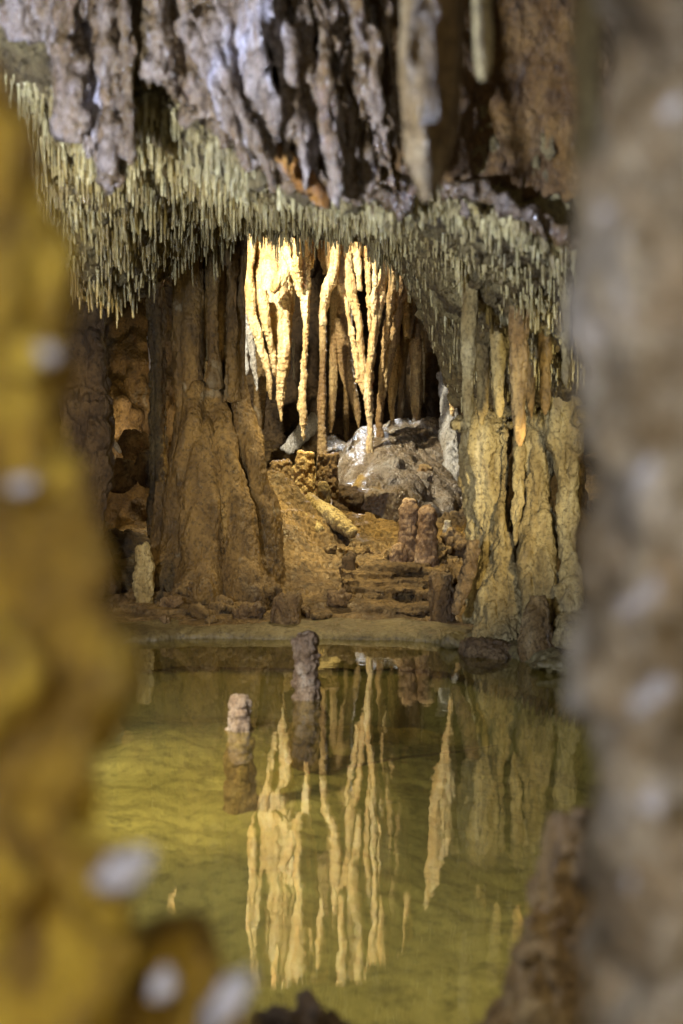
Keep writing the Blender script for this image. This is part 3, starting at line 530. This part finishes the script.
sta('tall bright forked stalactite whose two strands join above a long stem', [
    [(372, -10, 11.25, 18), (378, 120, 11.2, 11), (384, 220, 11.15, 6.5), (384, 265, 11.15, 5.5), (379, 300, 11.15, 4.6), (374, 335, 11.15, 3.6), (370, 370, 11.15, 4), (369, 400, 11.15, 4.6), (370, 430, 11.15, 3.4), (370, 466, 11.15, 3)],
    [(340, -10, 11.35, 22), (344, 160, 11.3, 13), (347, 240, 11.3, 7), (350, 285, 11.25, 5.5), (357, 315, 11.22, 4), (361, 350, 11.2, 3.6), (365, 382, 11.2, 3.8), (369, 402, 11.18, 3)],
    [(338, 200, 11.3, 7), (341, 270, 11.3, 4), (346, 300, 11.3, 3.2), (354, 345, 11.27, 3), (360, 378, 11.22, 3.6), (367, 398, 11.2, 3)],
    [(362, 60, 11.3, 17), (364, 180, 11.3, 9), (366, 240, 11.25, 5), (368, 280, 11.22, 3), (370, 320, 11.2, 1.8), (370, 352, 11.2, 1)],
    [(374, 60, 11.1, 9), (375, 200, 11.05, 4), (375, 260, 11.05, 3), (374, 300, 11.1, 1.5), (373, 318, 11.12, .6)], [(354, 100, 11.2, 12), (355, 220, 11.2, 5), (357, 262, 11.2, 3.5), (359, 290, 11.2, 1)]],
    split=[('stem', [0]), ('strand', [1]), ('outer_strand', [2]), ('thin_strand', [3]), ('rib', [4]), ('rib', [5])])
sta('wide honey-brown drapery curling down right of the tall forked stalactite', [
    [(400, 40, 11.5, 16), (399, 200, 11.5, 12), (399, 250, 11.5, 9), (398, 290, 11.5, 8), (393, 330, 11.5, 7), (386, 370, 11.5, 5), (380, 410, 11.5, 4), (379, 452, 11.5, 3)],
    [(408, 200, 11.4, 5), (408, 255, 11.4, 3), (407, 280, 11.4, 2.5), (403, 304, 11.4, 1)], [(392, 220, 11.3, 5), (392, 280, 11.3, 4), (387, 330, 11.35, 3), (382, 370, 11.35, 2), (380, 395, 11.4, 1)]], 'honey', split=[('body', [0]), ('edge_fold', [1]), ('inner_fold', [2])])
sta('dark honey knob of flowstone in the upper hollow between slender and forked stalactites', [[(325, 60, 11.8, 16), (326, 200, 11.8, 12), (327, 250, 11.8, 9), (328, 275, 11.8, 5)]], 'honey', .012, SB[1:])
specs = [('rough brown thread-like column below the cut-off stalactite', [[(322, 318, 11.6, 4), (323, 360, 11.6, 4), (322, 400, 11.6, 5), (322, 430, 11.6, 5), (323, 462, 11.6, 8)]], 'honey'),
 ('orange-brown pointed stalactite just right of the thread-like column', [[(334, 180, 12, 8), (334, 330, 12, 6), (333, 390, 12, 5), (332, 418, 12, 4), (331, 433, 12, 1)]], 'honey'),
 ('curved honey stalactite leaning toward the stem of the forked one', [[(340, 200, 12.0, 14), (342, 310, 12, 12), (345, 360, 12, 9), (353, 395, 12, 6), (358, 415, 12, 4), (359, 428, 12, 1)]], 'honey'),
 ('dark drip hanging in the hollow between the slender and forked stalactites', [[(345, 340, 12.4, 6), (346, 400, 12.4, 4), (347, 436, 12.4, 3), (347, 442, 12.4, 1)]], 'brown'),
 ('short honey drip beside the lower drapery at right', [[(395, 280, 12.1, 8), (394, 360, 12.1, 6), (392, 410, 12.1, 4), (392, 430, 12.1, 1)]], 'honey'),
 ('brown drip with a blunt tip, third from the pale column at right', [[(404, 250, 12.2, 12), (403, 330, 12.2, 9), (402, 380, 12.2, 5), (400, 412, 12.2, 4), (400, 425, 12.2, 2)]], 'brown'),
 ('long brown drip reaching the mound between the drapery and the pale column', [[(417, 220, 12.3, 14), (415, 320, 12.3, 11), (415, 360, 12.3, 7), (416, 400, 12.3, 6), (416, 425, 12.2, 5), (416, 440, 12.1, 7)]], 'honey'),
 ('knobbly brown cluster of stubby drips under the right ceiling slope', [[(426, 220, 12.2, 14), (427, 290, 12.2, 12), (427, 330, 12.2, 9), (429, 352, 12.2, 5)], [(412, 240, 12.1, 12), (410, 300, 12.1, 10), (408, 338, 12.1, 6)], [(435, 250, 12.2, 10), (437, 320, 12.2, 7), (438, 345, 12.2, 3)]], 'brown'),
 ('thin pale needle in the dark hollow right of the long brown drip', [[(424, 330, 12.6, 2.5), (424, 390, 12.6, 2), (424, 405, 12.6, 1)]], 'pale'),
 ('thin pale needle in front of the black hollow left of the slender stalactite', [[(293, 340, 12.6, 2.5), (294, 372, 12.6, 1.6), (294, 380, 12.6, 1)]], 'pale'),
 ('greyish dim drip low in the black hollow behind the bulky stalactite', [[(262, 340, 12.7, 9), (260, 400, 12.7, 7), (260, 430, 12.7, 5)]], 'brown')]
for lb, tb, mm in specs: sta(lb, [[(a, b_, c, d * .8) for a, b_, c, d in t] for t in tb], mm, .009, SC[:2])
sta('white pointed drapery high on the right, mirrored sharply in the pool', [
    [(449, 60, 11.2, 18), (448, 180, 11.1, 19), (448, 250, 11.0, 18), (448, 300, 11.0, 15), (449, 345, 11.0, 9), (451, 385, 11.0, 4), (453, 416, 11.0, .8)], [(436, 60, 11.1, 12), (437, 200, 11.05, 8), (440, 270, 11.0, 6), (442, 330, 11.0, 3), (444, 352, 11.0, 1)]], split=[('body', [0]), ('side_fold', [1])])
# roots spreading on the roof of the grotto: short bright drips seen in the mirror
rr_ = random.Random(11)
for k in range(30):
    a = 246 + k * 6.6 + rr_.uniform(-4, 4); d = 10.6 + rr_.uniform(0, 1.1); yb = rr_.uniform(120, 215)
    sta('short bright roof drip of the grotto, seen only mirrored in the pool', [[(a, -30, d, 9), (a + rr_.uniform(-3, 3), yb * .5, d, 7), (a, yb - 16, d, 3.5), (a, yb, d, .8)]], 'cream', .010, SC[1:2])
grow('pale_column', 'bluish-white glistening column at the right side of the grotto', 'column', [[(440, 372, 11.9, 5), (445, 392, 11.8, 7), (449, 415, 11.7, 9), (450, 440, 11.6, 9), (453, 470, 11.4, 9), (450, 500, 11.1, 8), (454, 530, 10.8, 9), (456, 560, 10.6, 9)]], M['pale'], .009, DRIP)

# ================================================================== right-hand columns
KH = [('fbm', .030, 4, .4, 111), ('flute', .012, 9, .12, 112), ('flute', .008, 24, .10, 116), ('lump', .010, 20, .5, 113), ('pop', .007, 44, .8, 114), ('fbm', .003, 80, .8, 115)]
grow('khaki_column', 'widest khaki flowstone column standing at the waterline, left of its neighbours', 'column', [
    [(486, 330, 7.0, 24), (487, 410, 6.9, 22), (489, 430, 6.8, 25), (490, 470, 6.8, 25), (494, 520, 6.75, 22), (497, 570, 6.7, 22), (500, 610, 6.6, 26), (502, 650, 6.5, 28)],
    [(472, 420, 6.85, 10), (471, 470, 6.85, 11), (476, 520, 6.8, 11), (480, 570, 6.75, 11), (482, 620, 6.7, 16)],
    [(504, 425, 6.7, 9), (505, 470, 6.7, 8), (503, 520, 6.65, 8), (505, 580, 6.6, 12), (512, 640, 6.5, 14)]], M['khaki'], .007, KH, group='khaki columns at right', split=[('shaft', [0]), ('left_fold', [1]), ('right_fold', [2])])
grow('khaki_column', 'straight khaki column between the widest one and the blurred speckled rock', 'column', [
    [(536, 330, 6.9, 16), (538, 420, 6.7, 14), (537, 460, 6.65, 13), (537, 510, 6.6, 12), (537, 560, 6.5, 12), (536, 600, 6.45, 14), (536, 625, 6.4, 14)]], M['khaki'], .008, KH, group='khaki columns at right')
grow('khaki_column', 'slender khaki column half hidden by the blurred speckled rock', 'column', [
    [(566, 340, 6.6, 14), (566, 420, 6.5, 13), (567, 460, 6.5, 10), (570, 520, 6.45, 8), (572, 570, 6.4, 8), (570, 610, 6.3, 12), (568, 645, 6.2, 16)]], M['khaki'], .008, KH, group='khaki columns at right')
grow('hanging_drapery', 'long khaki drip hanging in the groove between the widest and the straight column', 'stalactite', [[(522, 420, 6.7, 6), (521, 460, 6.62, 6), (518, 500, 6.58, 6), (515, 530, 6.55, 4), (515, 547, 6.55, 1.5)]], M['khaki'], .006, DRIP)
grow('groove_column', 'reddish-brown recessed column in the groove behind the straight khaki column', 'column', [[(556, 400, 7.1, 12), (557, 500, 7.0, 10), (556, 580, 6.9, 12), (552, 630, 6.7, 16)], [(520, 500, 7.0, 10), (522, 580, 6.9, 10), (526, 640, 6.6, 14)]], M['rust'], .010, DRIP)
def rib(label, x, y0, y1, r, m, lean=0):
    pts = []
    for t in (0, .2, .45, .7, .88, 1):
        y = y0 + (y1 - y0) * t; D = 4.12 + 2.78 * max(.05, min(1, (y0 + 14 - 216) / 204)) ** .6 + .02
        pts.append((x + lean * t, y, D, max(.6, r * (1.15 - .45 * t) * (1 if t < .9 else .35))))
    grow('hanging_rib', label, 'stalactite', [pts], M[m], .005, [('flute', .005, 24, .10, 4), ('lump', .004, 24, .4, 5), ('fbm', .002, 60, .6, 6)])
rib('long brown tapering stalactite hanging over the join of the khaki columns', 519, 285, 447, 9, 'honey')
rib('khaki rib hanging at the left edge of the ceiling slope above the widest column', 470, 280, 428, 7, 'khaki', -2)
rib('thin khaki rib hanging beside the upper part of the blurred speckled rock', 567, 240, 392, 6, 'khaki')
rib('dark brown rib between the long brown stalactite and the speckled rock', 545, 300, 415, 7, 'brown')
rib('short khaki rib just left of the long brown tapering stalactite', 497, 320, 418, 8, 'khaki', 2)
rib('pale khaki rib ending above the left fold of the widest column', 482, 335, 424, 6, 'khaki')
rib('slim dark rib right of the long brown tapering stalactite', 531, 330, 420, 5, 'brown')
grow('rock_shelf', 'dark thin rock shelf across the top of the khaki columns', 'rock shelf', [[(458, 424, 6.85, 8), (490, 426, 6.75, 9), (525, 424, 6.7, 9), (560, 420, 6.55, 9), (600, 416, 6.4, 10)]], M['khaki'], .010, KH, sq=1.3)
grow('leaning_rusty_rib', 'rusty brown rib leaning against the left side of the widest khaki column', 'rib', [[(473, 540, 6.5, 5), (470, 565, 6.5, 8), (463, 590, 6.5, 7), (457, 606, 6.5, 5), (455, 613, 6.5, 3)]], M['rust'], .006, ST)
grow('crusty_stalagmite', 'orange-brown crusty stalagmite at the foot of the straight khaki column', 'stalagmite', [[(538, 658, 6.2, 18), (536, 640, 6.2, 16), (537, 620, 6.2, 13), (538, 606, 6.2, 11), (538, 598, 6.2, 6)]], M['crust'], .007, [('pop', .022, 26, 1, 121), ('pop', .010, 50, 1, 122)])
boulder('smooth dark-red rock slab at the waterline left of the crusty stalagmite', 492, 652, 6.35, 24, (1.3, 1.2, .45), 'rust', 123, .4)
boulder('smooth grey-brown slab at the waterline under the square stub', 462, 640, 6.6, 20, (1.4, 1.1, .35), 'rim', 124, -.2)
boulder('pale flat slab at the waterline right of the crusty stalagmite', 562, 664, 5.95, 24, (1.4, 1.2, .35), 'rim', 125, .3)
bm = bmesh.new()      # rock body behind the columns that carries them
px_tube(bm, [(530, 180, 8.0, 60), (530, 300, 7.9, 62), (528, 420, 7.7, 52), (530, 520, 7.6, 48), (530, 600, 7.4, 56), (532, 640, 7.2, 70)], n=24)
tag(fused('rock_buttress', bm, M['brown'], .02, [('fbm', .05, 3, .6, 131), ('lump', .02, 14, .6, 132)]), 'shadowed brown rock buttress behind the khaki columns', 'rock buttress')

# ================================================================== stumps standing in the water
grow('pool_stalagmite', 'taller reddish broken stalagmite standing in the pool', 'stalagmite', [[(309, 830, 5.36, 22), (308, 760, 5.36, 18), (308, 715, 5.36, 16), (308, 700, 5.36, 14.5), (307, 680, 5.36, 13.5), (306, 655, 5.36, 12.5), (306, 640, 5.36, 12.5), (305, 634, 5.36, 11.5)]], M['stump'], .004, [('lump', .008, 16, 1, 141), ('lump', .006, 40, 1, 142)])
grow('pool_stalagmite', 'small pale knobbly stalagmite standing in the pool', 'stalagmite', [[(241, 860, 4.8, 20), (240, 780, 4.8, 15), (240, 735, 4.8, 12.5), (239, 722, 4.8, 11.5), (240, 708, 4.8, 10.5), (241, 700, 4.8, 9), (241, 695, 4.8, 6)]], M['stump'], .004, [('lump', .007, 22, 1, 143), ('pop', .007, 50, 1, 144)])
grow('sunken_branch', 'long thin dark stick lying just under the pool surface', 'branch', [[(292, 776, 4.75, 1), (340, 768, 4.82, 1.6), (400, 758, 4.9, 1.8), (455, 752, 4.95, 1.5), (500, 745, 5.0, 1)]], M['dark'], .005, [])

# ================================================================== near rocks, out of focus
NR = [('fbm', .015, 7, .8, 150), ('lump', .012, 16, .8, 151), ('fbm', .006, 30, .8, 152), ('pop', .004, 60, 1, 153)]
KN = [('lump', .0022, 90, 1, 155), ('fbm', .0015, 160, 1, 156)]
tb = [[(-40, 1180, .82, 165), (-20, 1040, .82, 140), (-10, 940, .82, 128), (-10, 840, .82, 122), (-15, 740, .82, 120), (-15, 640, .82, 116), (-20, 560, .82, 98), (-30, 480, .82, 84), (-35, 420, .82, 78), (-32, 350, .82, 82), (-36, 290, .82, 76), (-48, 220, .82, 54), (-44, 150, .82, 46), (-40, 100, .82, 40), (-34, 78, .82, 24)]]
amber = grow('amber_stalagmite', 'large blurred amber-yellow knobbly rock pillar filling the left edge', 'stalagmite', tb, M['amber'], .0035, NR, balls=[(62, 600, .8, 46), (50, 770, .8, 52), (68, 870, .8, 58), (12, 350, .8, 42), (20, 500, .8, 46)])
grow('amber_stalagmite', 'low dark amber knob at the bottom left beneath the amber pillar', 'stalagmite', [[(150, 1180, .9, 110), (165, 1060, .9, 95), (175, 990, .9, 70), (185, 940, .9, 44), (188, 915, .9, 20)], [(60, 1180, .85, 100), (80, 1050, .85, 90), (100, 960, .85, 60)]], M['amber'], .004, NR)
grow('wet_glint_knob', None, None, [[(98, 882, .755, 7), (114, 878, .75, 14), (132, 866, .75, 15), (152, 852, .755, 5)], [(112, 892, .755, 6), (126, 886, .75, 7)]], M['wet'], .002, KN, parent=amber)  # pale knobs put in for wet highlights on the amber pillar
grow('wet_glint_knob', None, None, [[(38, 344, .76, 5), (47, 350, .76, 9), (55, 356, .76, 5)]], M['wet'], .002, KN, parent=amber)
grow('wet_glint_knob', None, None, [[(8, 492, .76, 5), (22, 484, .76, 9), (36, 476, .76, 4)]], M['wet'], .002, KN, parent=amber)
grow('wet_glint_lump', 'bright blue-white calcite lump standing in for a wet highlight at the bottom left corner of the pool view', 'calcite lump', [[(206, 1034, .80, 8), (218, 1014, .79, 14), (236, 992, .79, 15), (252, 968, .80, 5)]], M['wet'], .002, KN)  # pale lumps modelled where wet highlights fall on the near rock
grow('wet_glint_lump', 'small blue-white calcite lump standing in for a wet highlight on the low dark amber knob', 'calcite lump', [[(155, 1000, .80, 5), (163, 985, .80, 10), (172, 970, .80, 4)]], M['wet'], .002, KN)
tb = [[(660, 1200, .9, 100), (664, 1040, .9, 88), (668, 900, .9, 84), (668, 780, .9, 84), (668, 660, .9, 84), (670, 540, .9, 84), (672, 420, .9, 86), (670, 300, .9, 84), (674, 180, .9, 84), (676, 60, .9, 86), (680, -100, .9, 92), (680, -420, .95, 110)], [(720, 1200, 1, 110), (735, 600, 1, 100), (740, -300, 1, 110)]]
speck = grow('speckled_column', 'large blurred pinkish-grey speckled rock column filling the right edge', 'column', tb, M['near'], .004, NR)
for a, b_, r in [(650, 590, 13), (628, 610, 8), (660, 688, 14), (640, 704, 9), (630, 884, 8), (648, 470, 9), (672, 110, 10), (606, 212, 8), (655, 800, 9), (600, 330, 6)]:
    grow('wet_glint_knob', None, None, [[(a - r * .5, b_ + r, .80, r * .5), (a, b_, .80, r), (a + r * .5, b_ - r * 1.1, .80, r * .45)]], M['wet'], .002, KN, parent=speck)  # pale knobs modelled as glints on the speckled column
tb = [[(520, 1180, 2.0, 110), (535, 1060, 2.05, 74), (548, 980, 2.05, 54), (560, 900, 2.1, 38), (570, 850, 2.1, 24), (576, 815, 2.1, 10)], [(570, 1100, 2.05, 90), (590, 950, 2.1, 60), (600, 860, 2.15, 42), (605, 810, 2.2, 20)]]
grow('crusty_rock', 'rough brown cone of crusty rock rising from the pool at lower right', 'rock', tb, M['crust'], .006, [('fbm', .03, 5, .8, 161), ('lump', .014, 20, .8, 162), ('pop', .010, 34, .9, 163)])
boulder('low dark rock just breaking into view at the bottom centre', 300, 1030, 2.15, 30, (1.8, 1, .75), 'dark', 171, 0, 'dark_rock', 'rock', amp=.25)
